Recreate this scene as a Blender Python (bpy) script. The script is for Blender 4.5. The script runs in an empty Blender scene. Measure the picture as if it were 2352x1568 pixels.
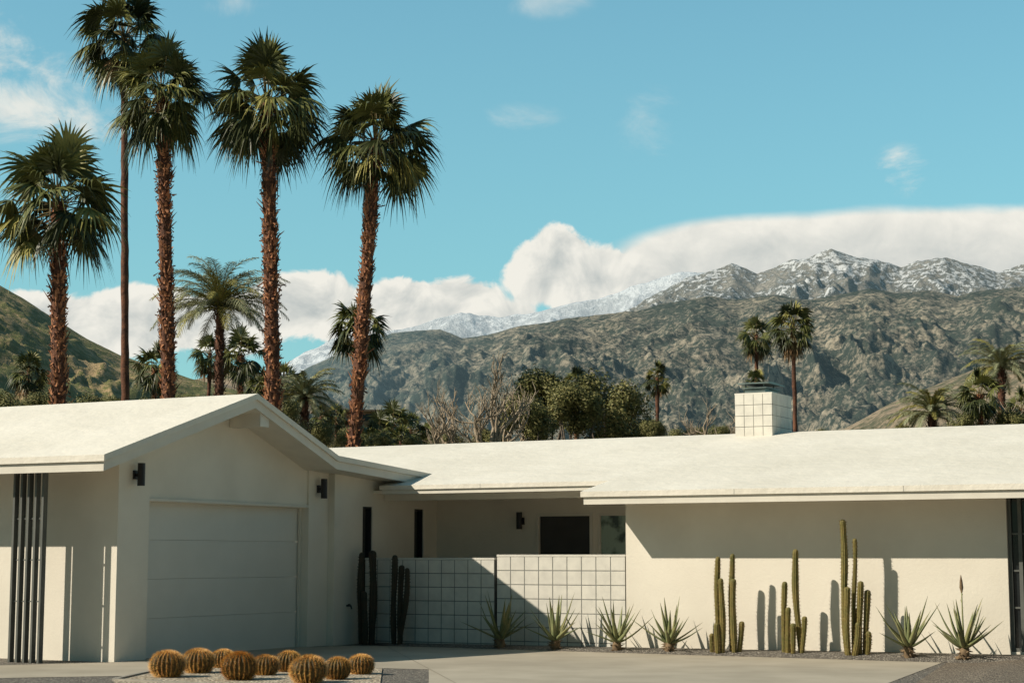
import bpy, math, random
import numpy as np
from mathutils import Vector, Matrix
R = random.Random(7)
sc = bpy.context.scene
col = sc.collection
# ---------------------------------------------------------------- survey helpers
CH = 1.4; F = 4050.0; TH = math.atan(0.122); CT, ST = math.cos(TH), math.sin(TH)
def ray(u, v):
    a = (u-1176)/F; b = (784-v)/F
    y = CT-ST*b; z = ST+CT*b
    return a/y, z/y
def W(u, v, D):
    dx, dz = ray(u, v)
    return Vector((dx*D, D, CH+dz*D))
def G(u, v, z=0.0):
    dx, dz = ray(u, v)
    D = (z-CH)/dz
    return Vector((dx*D, D, z))
AL = math.radians(28); CA, SA = math.cos(AL), math.sin(AL)
OX, OY = -5.33, 23.96
def H(s, t, z=0.0):
    return Vector((OX+CA*s+SA*t, OY-SA*s+CA*t, z))
def S_at(u, t):
    dx = (u-1176)/F/1.0135
    D = (t + OX*SA + OY*CA)/(SA*dx+CA)
    return (dx*D-OX)*CA-(D-OY)*SA
# ---------------------------------------------------------------- materials
def nt_new(name):
    m = bpy.data.materials.new(name); m.use_nodes = True
    nt = m.node_tree; nt.nodes.clear()
    out = nt.nodes.new('ShaderNodeOutputMaterial')
    b = nt.nodes.new('ShaderNodeBsdfPrincipled')
    nt.links.new(b.outputs[0], out.inputs[0])
    return m, nt, b, out
def noise(nt, vec, scale, detail=4, rough=0.55, dist=0.0):
    n = nt.nodes.new('ShaderNodeTexNoise')
    n.inputs['Scale'].default_value = scale; n.inputs['Detail'].default_value = detail
    n.inputs['Roughness'].default_value = rough; n.inputs['Distortion'].default_value = dist
    nt.links.new(vec, n.inputs['Vector']); return n.outputs[0]
def math_n(nt, op, a, b=None, c=None, clamp=False):
    n = nt.nodes.new('ShaderNodeMath'); n.operation = op; n.use_clamp = clamp
    for i, x in enumerate((a, b, c)):
        if x is None: continue
        if isinstance(x, (int, float)): n.inputs[i].default_value = x
        else: nt.links.new(x, n.inputs[i])
    return n.outputs[0]
def mrange(nt, val, a, b, c=0.0, d=1.0, smooth=False):
    n = nt.nodes.new('ShaderNodeMapRange')
    if smooth: n.interpolation_type = 'SMOOTHSTEP'
    nt.links.new(val, n.inputs[0])
    for i, x in enumerate((a, b, c, d)): n.inputs[i+1].default_value = x
    return n.outputs[0]
def mixc(nt, fac, c1, c2, mode='MIX'):
    n = nt.nodes.new('ShaderNodeMix'); n.data_type = 'RGBA'; n.blend_type = mode
    if isinstance(fac, (int, float)): n.inputs[0].default_value = fac
    else: nt.links.new(fac, n.inputs[0])
    for i, x in ((6, c1), (7, c2)):
        if isinstance(x, tuple): n.inputs[i].default_value = (*x[:3], 1)
        else: nt.links.new(x, n.inputs[i])
    return n.outputs[2]
def bump(nt, h, strength, dist, b):
    n = nt.nodes.new('ShaderNodeBump'); n.inputs['Strength'].default_value = strength
    n.inputs['Distance'].default_value = dist
    nt.links.new(h, n.inputs['Height']); nt.links.new(n.outputs[0], b.inputs['Normal'])
def M(name, c1, c2=None, scale=5, rough=0.7, bs=0, bscale=40, bdist=0.01, lo=.35, hi=.65, c3=None, scale3=0.6, spec=0.4, amt3=0.5, metal=0):
    m, nt, b, out = nt_new(name)
    tc = nt.nodes.new('ShaderNodeTexCoord').outputs['Object']
    c2 = c2 or tuple(x*.85 for x in c1)
    c = mixc(nt, mrange(nt, noise(nt, tc, scale, 3), lo, hi), c1, c2)
    if c3:
        c = mixc(nt, mrange(nt, noise(nt, tc, scale3, 4), .45, .72, 0, amt3), c, c3)
    nt.links.new(c, b.inputs['Base Color'])
    b.inputs['Roughness'].default_value = rough
    b.inputs['Specular IOR Level'].default_value = spec
    b.inputs['Metallic'].default_value = metal
    if bs: bump(nt, noise(nt, tc, bscale, 3, .6), bs, bdist, b)
    return m
stucco = M('stucco_paint', (.79,.74,.635), (.74,.69,.59), 1.3, .85, .35, 30, .009, c3=(.60,.55,.455), scale3=.9, amt3=.36)
roofm = M('foam_roof_paint', (.79,.745,.65), (.74,.695,.60), .9, .8, .7, 4, .03, c3=(.61,.57,.475), scale3=.5, amt3=.45)
trim = M('trim_paint', (.72,.68,.585), (.66,.62,.535), 3, .6, .15, 20, .004)
doorp = M('garage_door_paint', (.70,.68,.61), (.67,.65,.58), 2, .55, .25, 160, .002)
blockm = M('painted_block', (.72,.69,.61), (.62,.595,.53), 5, .85, .6, 60, .006)
mortar = M('painted_mortar', (.26,.26,.24), (.19,.19,.17), 8, .9)
metal_dark = M('dark_metal', (.02,.021,.023), (.015,.015,.017), 8, .45)
slatm = M('grey_slat_paint', (.13,.135,.12), (.10,.104,.094), 4, .55)
capm = M('chimney_cap_metal', (.15,.20,.19), (.10,.14,.135), 6, .45, metal=.2)
glass = M('window_glass', (.018,.022,.024), (.012,.014,.015), 1.5, .08, spec=.5)
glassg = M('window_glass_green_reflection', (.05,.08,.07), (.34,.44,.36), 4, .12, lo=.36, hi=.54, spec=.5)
doordark = M('entry_door_paint', (.05,.047,.043), (.04,.037,.034), 4, .5)
concrete = M('concrete', (.45,.40,.315), (.38,.335,.26), 1.2, .9, .4, 50, .004, c3=(.27,.24,.185), scale3=.4, amt3=.6)
concrete_d = M('concrete_edging', (.34,.31,.26), (.28,.26,.22), 3, .9, .4, 50, .004)
barrel_body = M('barrel_cactus_skin', (.075,.06,.018), (.11,.07,.02), 14, .6)
barrel_spine = M('barrel_cactus_spines', (.62,.29,.06), (.42,.17,.04), 5, .5)
barrel_spine2 = M('barrel_cactus_spines_pale', (.88,.56,.17), (.72,.40,.10), 5, .5)
cact = M('column_cactus_skin', (.13,.12,.03), (.21,.16,.045), 7, .6, .3, 60, .01)
cact_sp = M('column_cactus_spines', (.33,.23,.09), (.22,.14,.055), 9, .6)
cact_shade = M('shaded_cactus_skin', (.028,.03,.018), (.05,.035,.02), 9, .6, .3, 60, .01)  # darker copy of the column cactus skin, shade put into the colour
aloem = M('aloe_leaf', (.15,.18,.08), (.25,.26,.12), 6, .5, c3=(.35,.25,.10), scale3=3, amt3=.5)
aloedry = M('aloe_dry_base', (.22,.15,.08), (.12,.08,.045), 14, .8)
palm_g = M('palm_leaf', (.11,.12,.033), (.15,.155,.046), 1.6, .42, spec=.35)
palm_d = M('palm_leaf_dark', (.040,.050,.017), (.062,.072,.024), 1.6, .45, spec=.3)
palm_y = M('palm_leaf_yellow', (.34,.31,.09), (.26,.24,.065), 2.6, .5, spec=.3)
palm_s = M('palm_stem', (.20,.15,.05), (.13,.10,.035), 4, .55)
dry = M('dry_frond', (.32,.20,.09), (.21,.125,.06), 4, .8)
date_g = M('date_palm_leaf', (.31,.325,.19), (.22,.24,.135), 1.6, .5, spec=.3)
bark = M('palm_bark', (.19,.08,.042), (.08,.036,.022), 5, .85, .8, 18, .03)
boot1 = M('palm_boot', (.55,.25,.12), (.31,.13,.062), 3, .75)
boot2 = M('palm_boot_dark', (.13,.058,.032), (.07,.032,.02), 6, .85)
leaf1 = M('tree_leaf', (.135,.14,.046), (.18,.175,.062), 3, .6, spec=.2)
leaf2 = M('tree_leaf_dark', (.06,.066,.024), (.09,.095,.034), 3, .6, spec=.2)
leaf3 = M('tree_leaf_light', (.25,.225,.09), (.19,.175,.065), 3, .6, spec=.2)
barkg = M('tree_bark', (.16,.13,.10), (.10,.08,.06), 8, .9)
barkp = M('bare_branch_bark', (.44,.36,.26), (.30,.24,.17), 8, .9)

def gravel(name, ca, cb, cc, sc_=45):
    m, nt, b, out = nt_new(name)
    tc = nt.nodes.new('ShaderNodeNewGeometry').outputs['Position']
    v = nt.nodes.new('ShaderNodeTexVoronoi'); v.inputs['Scale'].default_value = sc_
    nt.links.new(tc, v.inputs['Vector'])
    bw = nt.nodes.new('ShaderNodeSeparateColor'); nt.links.new(v.outputs['Color'], bw.inputs[0])
    c = mixc(nt, bw.outputs[0], ca, cb)
    c = mixc(nt, mrange(nt, bw.outputs[1], .75, .85), c, cc)
    nt.links.new(c, b.inputs['Base Color']); b.inputs['Roughness'].default_value = .9
    h = math_n(nt, 'SUBTRACT', 1.0, v.outputs['Distance'])
    bump(nt, h, 1.0, .02, b)
    return m
grav_dark = gravel('dark_gravel', (.09,.08,.066), (.17,.15,.125), (.32,.29,.24))
grav_brown = gravel('brown_gravel', (.10,.078,.055), (.19,.15,.11), (.32,.27,.2))
grav_pale = gravel('pale_pebbles', (.25,.20,.14), (.42,.35,.25), (.62,.54,.42), 30)

# ---------------------------------------------------------------- mesh builder
class MB:
    def __init__(s): s.v = []; s.f = []; s.m = []
    def add(s, vs, fs, mi=0):
        o = len(s.v); s.v.extend([tuple(x) for x in vs])
        for f in fs: s.f.append(tuple(i+o for i in f)); s.m.append(mi)
    def box(s, x0, x1, y0, y1, z0, z1, mi=0):
        s.add([(x0,y0,z0),(x1,y0,z0),(x1,y1,z0),(x0,y1,z0),(x0,y0,z1),(x1,y0,z1),(x1,y1,z1),(x0,y1,z1)],
              [(0,3,2,1),(4,5,6,7),(0,1,5,4),(1,2,6,5),(2,3,7,6),(3,0,4,7)], mi)
    def prism(s, poly, x0, x1, mi=0):   # poly: (y,z) extruded along x, counter-clockwise seen from +x
        n = len(poly)
        vs = [(x0,y,z) for y,z in poly]+[(x1,y,z) for y,z in poly]
        fs = [tuple(range(n-1,-1,-1)), tuple(range(n,2*n))]
        for i in range(n):
            j = (i+1) % n; fs.append((i,j,j+n,i+n))
        s.add(vs, fs, mi)
    def tube(s, pts, rad, n=8, mi=0, cap=True):
        pts = [Vector(p) for p in pts]; vs = []; fs = []
        prev = None
        for i, p in enumerate(pts):
            t = (pts[min(i+1,len(pts)-1)]-pts[max(i-1,0)]).normalized()
            if prev is None:
                a = t.cross(Vector((0,0,1)));
                if a.length < .05: a = t.cross(Vector((1,0,0)))
                a.normalize()
            else:
                a = (prev - t*prev.dot(t)).normalized()
            prev = a; b = t.cross(a)
            for k in range(n):
                th = 2*math.pi*k/n
                vs.append(p+(a*math.cos(th)+b*math.sin(th))*rad[i])
        for i in range(len(pts)-1):
            for k in range(n):
                k2 = (k+1) % n
                fs.append((i*n+k, i*n+k2, (i+1)*n+k2, (i+1)*n+k))
        if cap: fs.append(tuple(range((len(pts)-1)*n, len(pts)*n)))
        s.add(vs, fs, mi)
    def obj(s, name, mats, parent=None, smooth=False, bevel=0):
        me = bpy.data.meshes.new(name); me.from_pydata(s.v, [], s.f)
        for m in mats: me.materials.append(m)
        me.polygons.foreach_set('material_index', s.m)
        if smooth: me.polygons.foreach_set('use_smooth', [True]*len(s.f))
        me.update()
        o = bpy.data.objects.new(name, me); col.objects.link(o)
        if parent: o.parent = parent
        if bevel:
            bm = o.modifiers.new('bevel', 'BEVEL'); bm.width = bevel; bm.segments = 2; bm.limit_method = 'ANGLE'
        return o
def thing(name, label, cat, loc=(0,0,0), rz=0, scale=1, group=None):
    o = bpy.data.objects.new(name, None); o.empty_display_size = .3
    col.objects.link(o); o.location = loc; o.rotation_euler = (0,0,rz); o.scale = (scale,)*3
    o['label'] = label; o['category'] = cat
    if group: o['group'] = group
    return o
def kid(o, nm):
    return [c for c in o.children if c.name.startswith(nm)][0]
def copy_plant(src, base, rz, scl, top, label):
    o = src.copy(); col.objects.link(o); o.location = base; o.rotation_euler = (0,0,rz); o['label'] = label
    st, scr = kid(src, 'trunk'), kid(src, 'crown')
    t, c = st.copy(), scr.copy()
    for x in (t, c): col.objects.link(x); x.parent = o
    k = top/scr.location.z
    t.scale = (scl, scl, k); c.scale = (scl,)*3; c.location = (scr.location.x*scl, scr.location.y*scl, top)
    return o
def structure(o, label):
    o['kind'] = 'structure'; o['label'] = label; o['category'] = o.name.split('.')[0].replace('_',' ')
    return o

# ---------------------------------------------------------------- numpy noise / terrain
rng = np.random.RandomState(3); PERM = rng.permutation(512); VAL = rng.rand(512)
def vn(x, y, sd=0):
    xi = np.floor(x).astype(int); yi = np.floor(y).astype(int)
    fx = x-xi; fy = y-yi
    fx = fx*fx*fx*(fx*(fx*6-15)+10); fy = fy*fy*fy*(fy*(fy*6-15)+10)
    def h(a, b): return VAL[(PERM[(a+sd*57) % 512]+b*7+PERM[(b+sd*13) % 512]) % 512]
    return (h(xi,yi)*(1-fx)+h(xi+1,yi)*fx)*(1-fy)+(h(xi,yi+1)*(1-fx)+h(xi+1,yi+1)*fx)*fy
def fbm(x, y, o=5, ridged=False, sd=0, gain=.5):
    a = 1.0; t = 0; s = 0
    for i in range(o):
        n = vn(x, y, sd+i)
        if ridged: n = 1-abs(2*n-1)
        t = t+a*n; s += a; a *= gain
        x, y = x*1.8+y*.7+11.3, y*1.8-x*.7+5.1
    return t/s
def terrain(name, label, prof, Df, Dc, amp, L, mat, nu=600, nr=160, u0=-500, u1=2850, power=1.15, crest=.10, rot=.45, sd=0, back=.35, stretch=2.2, oct=7, gain=.5, ep=1.2, fine=.38):
    us = np.linspace(u0, u1, nu)
    pv = np.interp(us, [p[0] for p in prof], [p[1] for p in prof])
    dxs = np.array([ray(u, v)[0] for u, v in zip(us, pv)]); dzs = np.array([ray(u, v)[1] for u, v in zip(us, pv)])
    rr = np.concatenate([np.linspace(0, 1, nr), 1+np.linspace(.02, back, 14)])
    Dg = Df+(Dc-Df)*rr[:, None]*np.ones((1, nu))
    X = dxs[None, :]*Dg; Y = Dg
    zc = (CH+dzs*Dc)[None, :]
    r = rr[:, None]
    S = np.where(r <= 1, np.minimum(r, 1)**power, 1-(r-1)*1.6)
    c, s_ = math.cos(rot), math.sin(rot)
    wx = X+ .3*L*(fbm(X/L, Y/L, 3, sd=sd+20)-.5)*2; wy = Y+.3*L*(fbm(X/L+9, Y/L, 3, sd=sd+25)-.5)*2
    xr, yr = (wx*c-wy*s_)/L, (wx*s_+wy*c)/(L*stretch)
    n = (1-fine)*fbm(xr, yr, 3, True, sd, gain)+fine*fbm(wx*3.1/L, wy*1.7/L, oct-2, True, sd+30, .56)-.55
    env = np.sin(np.pi*np.clip(r, 0, 1))**ep*(1-crest)+crest*np.clip(r*3, 0, 1)
    Z = zc*S+amp*n*env*2
    Z = np.where(r < .02, -5, Z)
    co = np.stack([X, Y, Z], -1).reshape(-1, 3)
    nR = len(rr)
    idx = np.arange(nR*nu).reshape(nR, nu)
    q = np.stack([idx[:-1,:-1], idx[:-1,1:], idx[1:,1:], idx[1:,:-1]], -1).reshape(-1, 4)
    me = bpy.data.meshes.new(name)
    me.vertices.add(len(co)); me.vertices.foreach_set('co', co.ravel())
    me.loops.add(q.size); me.loops.foreach_set('vertex_index', q.ravel().astype(np.int32))
    me.polygons.add(len(q)); me.polygons.foreach_set('loop_start', np.arange(0, q.size, 4, dtype=np.int32))
    me.polygons.foreach_set('use_smooth', np.ones(len(q), bool))
    me.update(calc_edges=True); me.validate()
    me.materials.append(mat)
    o = bpy.data.objects.new(name, me); col.objects.link(o)
    return structure(o, label)
def mount_mat(name, rock, rock2, veg, hz, hzs, snow=None, sp=.03, vegt=(.45,.55), bd=12, hx=None):
    m, nt, b, out = nt_new(name)
    g = nt.nodes.new('ShaderNodeNewGeometry'); P = g.outputs['Position']
    sx = nt.nodes.new('ShaderNodeSeparateXYZ'); nt.links.new(P, sx.inputs[0])
    n1 = noise(nt, P, sp, 5, .74); n2 = noise(nt, P, sp*.1, 3, .6)
    c = mixc(nt, mrange(nt, n2, .35, .65), rock, rock2)
    f = math_n(nt, 'ADD', math_n(nt, 'MULTIPLY', n1, .7), math_n(nt, 'MULTIPLY', n2, .3))
    c = mixc(nt, mrange(nt, f, vegt[0], vegt[1]), c, veg)
    if hx: c = mixc(nt, mrange(nt, sx.outputs[0], hx[0]*1.2, hx[1]*.6, .55, 0, True), c, (.05,.07,.062))  # hazy left end also painted darker and bluer in the base colour
    if snow:
        zf = mrange(nt, sx.outputs[2], snow[0], snow[1])
        k = math_n(nt, 'ADD', zf, math_n(nt, 'MULTIPLY', math_n(nt, 'SUBTRACT', f, .5), snow[2]))
        c = mixc(nt, mrange(nt, k, .42, .66, 0, snow[3]), c, (.72,.73,.74))
    nt.links.new(c, b.inputs['Base Color']); b.inputs['Roughness'].default_value = .95
    b.inputs['Specular IOR Level'].default_value = .1
    bump(nt, n1, 1.0, bd, b)
    em = nt.nodes.new('ShaderNodeEmission'); em.inputs[0].default_value = (*hz, 1); em.inputs[1].default_value = hzs  # aerial haze put in as a faint glow of the slope itself
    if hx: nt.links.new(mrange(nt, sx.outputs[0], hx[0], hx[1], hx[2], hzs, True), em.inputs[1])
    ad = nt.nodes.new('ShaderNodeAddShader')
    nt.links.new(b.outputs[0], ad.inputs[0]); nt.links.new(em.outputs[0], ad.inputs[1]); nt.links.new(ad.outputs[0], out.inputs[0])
    return m
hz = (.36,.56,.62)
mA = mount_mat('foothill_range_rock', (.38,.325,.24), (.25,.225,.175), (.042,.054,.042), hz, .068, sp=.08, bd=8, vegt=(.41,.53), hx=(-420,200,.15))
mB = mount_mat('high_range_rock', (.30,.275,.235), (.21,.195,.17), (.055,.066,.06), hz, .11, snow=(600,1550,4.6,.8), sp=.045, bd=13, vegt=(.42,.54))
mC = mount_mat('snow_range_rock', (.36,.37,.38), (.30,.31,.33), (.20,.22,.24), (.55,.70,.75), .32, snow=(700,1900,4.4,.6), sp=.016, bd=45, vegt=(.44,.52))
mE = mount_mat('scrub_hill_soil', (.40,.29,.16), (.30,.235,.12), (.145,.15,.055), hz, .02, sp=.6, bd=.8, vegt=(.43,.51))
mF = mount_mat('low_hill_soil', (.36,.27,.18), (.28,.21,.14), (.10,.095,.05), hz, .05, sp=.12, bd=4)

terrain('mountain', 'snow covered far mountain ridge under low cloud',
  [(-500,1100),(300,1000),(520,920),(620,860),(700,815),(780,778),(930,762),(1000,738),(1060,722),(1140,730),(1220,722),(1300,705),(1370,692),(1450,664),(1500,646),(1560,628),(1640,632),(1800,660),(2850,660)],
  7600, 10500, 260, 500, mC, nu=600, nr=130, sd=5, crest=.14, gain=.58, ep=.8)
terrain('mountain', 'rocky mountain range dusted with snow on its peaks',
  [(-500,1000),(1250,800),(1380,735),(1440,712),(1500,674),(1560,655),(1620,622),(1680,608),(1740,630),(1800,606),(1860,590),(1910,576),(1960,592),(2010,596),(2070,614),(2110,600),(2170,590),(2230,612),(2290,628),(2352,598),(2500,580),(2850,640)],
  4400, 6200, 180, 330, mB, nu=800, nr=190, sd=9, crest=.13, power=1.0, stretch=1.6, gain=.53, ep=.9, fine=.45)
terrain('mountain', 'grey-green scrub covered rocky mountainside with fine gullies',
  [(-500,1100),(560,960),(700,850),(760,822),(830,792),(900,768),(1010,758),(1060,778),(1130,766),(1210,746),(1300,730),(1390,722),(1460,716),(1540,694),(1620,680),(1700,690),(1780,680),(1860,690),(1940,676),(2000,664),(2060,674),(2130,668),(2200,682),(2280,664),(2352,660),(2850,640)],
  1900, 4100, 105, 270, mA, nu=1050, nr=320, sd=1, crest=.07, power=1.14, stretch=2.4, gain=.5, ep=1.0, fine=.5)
terrain('hill', 'low tan foothill with sparse scrub',
  [(-500,900),(400,880),(560,850),(640,868),(720,890),(800,940),(900,975),(1100,1010),(1700,1050),(1940,985),(2050,925),(2150,885),(2250,842),(2352,826),(2850,760)],
  500, 1100, 22, 90, mF, nu=500, nr=110, sd=14, crest=.05)
terrain('hill', 'steep green and brown scrub covered hillside',
  [(-500,420),(-200,545),(0,655),(60,690),(120,732),(200,778),(280,818),(340,838),(440,872),(560,900),(700,1000),(900,1150),(2850,1260)],
  150, 380, 6, 22, mE, nu=620, nr=200, sd=17, crest=.09, gain=.55, ep=.8)

# ---------------------------------------------------------------- ground sheets
def sheet(name, label, pts, z, mat):
    mb = MB(); mb.add([(p[0], p[1], z) for p in pts], [tuple(range(len(pts)))])
    o = mb.obj(name, [mat]); return structure(o, label)
mb = MB(); mb.add([(-15000,-3000,0),(15000,-3000,0),(15000,16000,0),(-15000,16000,0)], [(0,1,2,3)])
structure(mb.obj('ground', [grav_dark]), 'dark decomposed gravel ground around the house')
d_pts = [H(-.25,.66),H(-.25,4.5),H(0.13,4.5),H(.13,5.05),H(1.0,5.35),H(4.9,5.35),H(9.3,5.1),G(2185,1513),G(2030,1572),G(1850,1680),G(1200,1700),G(985,1572),G(985,1537),G(880,1534),G(400,1529),G(330,1551),G(-200,1560),G(-200,1533),H(-.2,-.35),H(0,-.1)]
sheet('driveway', 'pale sunlit concrete driveway in front of the garage', d_pts, .004, concrete)
mb = MB()
for a, b in ((H(1.2,5.0),G(1180,1640)),(H(0,.4),G(420,1529))):
    d = (b-a).normalized(); n = Vector((-d.y,d.x,0))*.004
    mb.add([(a-n)+Vector((0,0,.008)),(b-n)+Vector((0,0,.008)),(b+n)+Vector((0,0,.008)),(a+n)+Vector((0,0,.008))],[(0,1,2,3)])
structure(mb.obj('driveway_joint', [M('joint_filler', (.18,.16,.125))]), 'faint expansion joints in the concrete')
sheet('gravel_bed', 'pale pebble bed under the barrel cacti', [G(262,1563),G(402,1531),G(878,1536),G(868,1610),G(262,1640)], .012, grav_pale)
mb = MB()
for a, b in ((G(262,1563),G(402,1531)),(G(262,1563),G(500,1575))):
    d = (b-a).normalized(); n = Vector((-d.y,d.x,0))*.03
    vs = [a-n,b-n,b+n,a+n]
    mb.add([(p.x,p.y,0) for p in vs]+[(p.x,p.y,.03) for p in vs], [(4,5,6,7),(0,1,5,4),(1,2,6,5),(2,3,7,6),(3,0,4,7)])
structure(mb.obj('bed_edging', [concrete_d]), 'thin concrete edging around the pebble bed')
def grid_bed(name, label, quad, hfun, mat, nx=60, ny=10):
    mb = MB(); a, b, c, d = quad; vs = []
    for j in range(ny+1):
        for i in range(nx+1):
            x, y = i/nx, j/ny
            p = (a*(1-x)+b*x)*(1-y)+(d*(1-x)+c*x)*y
            vs.append((p.x, p.y, hfun(x, y)+ (R.random()-.5)*.006*(1 if 0<j<ny else 0)))
    fs = [(j*(nx+1)+i, j*(nx+1)+i+1, (j+1)*(nx+1)+i+1, (j+1)*(nx+1)+i) for j in range(ny) for i in range(nx)]
    mb.add(vs, fs); return structure(mb.obj(name, [mat], smooth=True), label)
grid_bed('gravel_bed', 'dark gravel planting strip along the white wall', (H(1.0,5.36),H(13.5,5.0),H(13.5,6.1),H(.13,5.95)), lambda x,y: .006+min(1,y*3)*(.015+.085*x), grav_dark, 120)
grid_bed('gravel_bed', 'low mound of brown gravel beside the driveway', (G(1900,1700),G(2900,1700),G(2700,1470),G(2190,1512)), lambda x,y: .006+.12*min(1,x*4)*math.sin(min(1,y*1.15)*math.pi)**.8, grav_brown, 60, 24)

# ---------------------------------------------------------------- house
house = thing('house', 'white mid-century stucco house with low sloping white roofs', 'house', H(0,0,0), -AL)
mg = [(-1.0,2.713),(2.3,3.77),(4.45,2.97),(7.4,2.80)]
def gz(t): return float(np.interp(t, [p[0] for p in mg], [p[1] for p in mg]))
def slab(mb, prof, x0, x1, th, off=0.0, f0=0.0, mi=0):
    top = [(y, z-off) for y, z in prof]; bot = [(y, z-off-th) for y, z in prof]
    top[0] = (top[0][0]+f0, top[0][1]); bot[0] = (bot[0][0]+f0, bot[0][1])
    n = len(prof); vs = []
    for x in (x0, x1):
        for y, z in top+bot: vs.append((x, y, z))
    k = 2*n; fs = []
    for i in range(n-1):
        fs.append((i, k+i, k+i+1, i+1)); fs.append((n+i, n+i+1, k+n+i+1, k+n+i))
        fs.append((i, i+1, n+i+1, n+i)); fs.append((k+i, k+n+i, k+n+i+1, k+i+1))
    fs.append((0, n, k+n, k)); fs.append((n-1, k+n-1, k+2*n-1, 2*n-1))
    mb.add(vs, fs, mi)
mb = MB()
slab(mb, mg, -16, .60, .085)
slab(mb, mg, -16, .565, .125, .0855, .035, 1)
mz = lambda t: 2.37+.2*(t-5.15)
mp = [(5.12,mz(5.12)),(11.3,mz(11.3)),(17,2.5)]
slab(mb, mp, 4.47, 16, .08)
slab(mb, mp, 4.505, 16, .11, .0805, .035, 1)
pp = [(6.12,mz(6.12)),(11.3,mz(11.3)),(17,2.5)]
slab(mb, pp, .30, 4.468, .07)
slab(mb, pp, .33, 4.50, .07, .0705, .03, 1)
qp = [(7.35,mz(7.35)),(11.3,mz(11.3)),(17,2.5)]
slab(mb, qp, -9, .298, .14)
for sx_ in (6.9, 9.35, 11.8): mb.box(sx_,sx_+.006,5.1185,5.1195,mz(5.12)-.078,mz(5.12)-.002,2)
for sx_ in (2.2,): mb.box(sx_,sx_+.006,6.1185,6.1195,mz(6.12)-.068,mz(6.12)-.002,2)
roof = mb.obj('roof', [roofm, trim, mortar], house)
mb = MB()
mb.box(-16,-.2,0,.2,-.1,2.90)
mb.prism([(0,-.1),(.65,-.1),(.65,gz(.65)-.1),(0,gz(0)-.1)], -.2, 0)
mb.prism([(4.52,-.1),(5.07,-.1),(5.07,gz(5.07)-.1),(4.52,gz(4.52)-.1)], -.2, 0)
mb.prism([(.65,2.18),(4.52,2.18),(4.52,gz(4.52)-.1),(2.3,gz(2.3)-.1),(.65,gz(.65)-.1)], -.2, -.035)
Y0 = [5.07,5.90,6.20,7.54,7.85,8.3]
for i in range(5):
    if i in (1,3):
        mb.box(-.1,.12,Y0[i],Y0[i+1],-.1,.3); mb.box(-.1,.12,Y0[i],Y0[i+1],2.22,2.72)
    else: mb.box(-.1,.12,Y0[i],Y0[i+1],-.1,2.72)
mb.box(-.1,2.10,8.3,8.5,-.1,2.6); mb.box(2.10,3.17,8.3,8.5,2.14,2.6); mb.box(3.17,3.24,8.3,8.5,-.1,2.6)
mb.box(3.24,4.6,8.3,8.5,-.1,.5); mb.box(3.24,4.6,8.3,8.5,2.13,2.6); mb.box(4.6,4.83,8.3,8.5,-.1,2.6)
mb.box(4.83,10.54,5.95,6.15,-.1,2.46)
mb.box(4.83,5.03,6.15,8.5,-.1,2.5)
mb.box(10.54,12.6,5.98,6.12,-.1,.12)
mb.box(12.6,14,5.95,6.15,-.1,2.46)
mb.box(-15.8,13.8,16.0,16.2,-.1,2.4); mb.box(13.8,14,6.15,16.0,-.1,2.5)
wall = mb.obj('wall', [stucco], house)
mb = MB()
mb.box(.12,4.83,6.22,8.3,2.44,2.49); mb.obj('ceiling', [stucco], house)
mb = MB(); mb.box(.125,4.825,6.55,6.70,2.33,2.437); mb.obj('beam', [trim], house)
mb = MB(); mb.prism([(2.47,3.30),(2.69,3.30),(2.69,3.52),(2.47,3.58)], -.03, .53); mb.obj('ridge_beam', [trim], house, bevel=.006)
mb = MB()
n = 4; hh = 2.18/n
for i in range(n):
    z0 = i*hh+(.0035 if i else -.02); z1 = (i+1)*hh
    mb.box(-.25,-.18,.66,4.51,z0,z1)
    mb.box(-.1799,-.177,.66,4.51,z1-.09,z1-.075)
mb.box(-.27,-.25,.65,4.52,-.02,2.18)
gd = mb.obj('garage_door', [doorp], house)
mb = MB(); mb.box(-.034,.0,.652,4.518,2.17,2.21); mb.box(-.20,-.035,.652,4.518,2.16,2.179)
mb.box(-.17,-.13,4.47,4.519,0,2.16)
mb.obj('door_trim', [trim], house, bevel=.003)
def lamp(loc, facing):
    mb = MB(); x, y, z = loc
    if facing == 's':
        mb.box(x,x+.03,y-.05,y+.05,z+.09,z+.21); mb.box(x+.03,x+.06,y-.02,y+.02,z+.13,z+.17)
        mb.tube([(x+.11,y,z),(x+.11,y,z+.31)],[.052,.052],16); mb.tube([(x+.11,y,z+.005),(x+.11,y,z)],[.048,.048],16)
    else:
        mb.box(x-.05,x+.05,y-.03,y,z+.08,z+.20); mb.box(x-.02,x+.02,y-.06,y-.03,z+.12,z+.16)
        mb.tube([(x,y-.11,z),(x,y-.11,z+.29)],[.05,.05],16); mb.tube([(x,y-.11,z+.005),(x,y-.11,z)],[.045,.045],16)
    o = mb.obj('wall_lamp', [metal_dark], house); o['label'] = 'black cylindrical up-down wall lamp'
lamp((0,.33,2.365),'s'); lamp((0,4.78,2.32),'s'); lamp((1.82,8.3,1.87),'t')
mb = MB(); mb.tube([(0,4.62,2.93),(.10,4.62,2.90)],[.02,.02],8); mb.tube([(.04,4.62,2.87),(.2,4.55,2.82)],[.035,.035],12); mb.obj('security_camera', [metal_dark], house)
mb = MB(); mb.tube([(.12,5.45,.62),(.2,5.45,.62),(.22,5.45,.57)],[.014,.014,.012],8); mb.box(.165,.175,5.42,5.48,.635,.65); mb.obj('hose_tap', [metal_dark], house)
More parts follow.
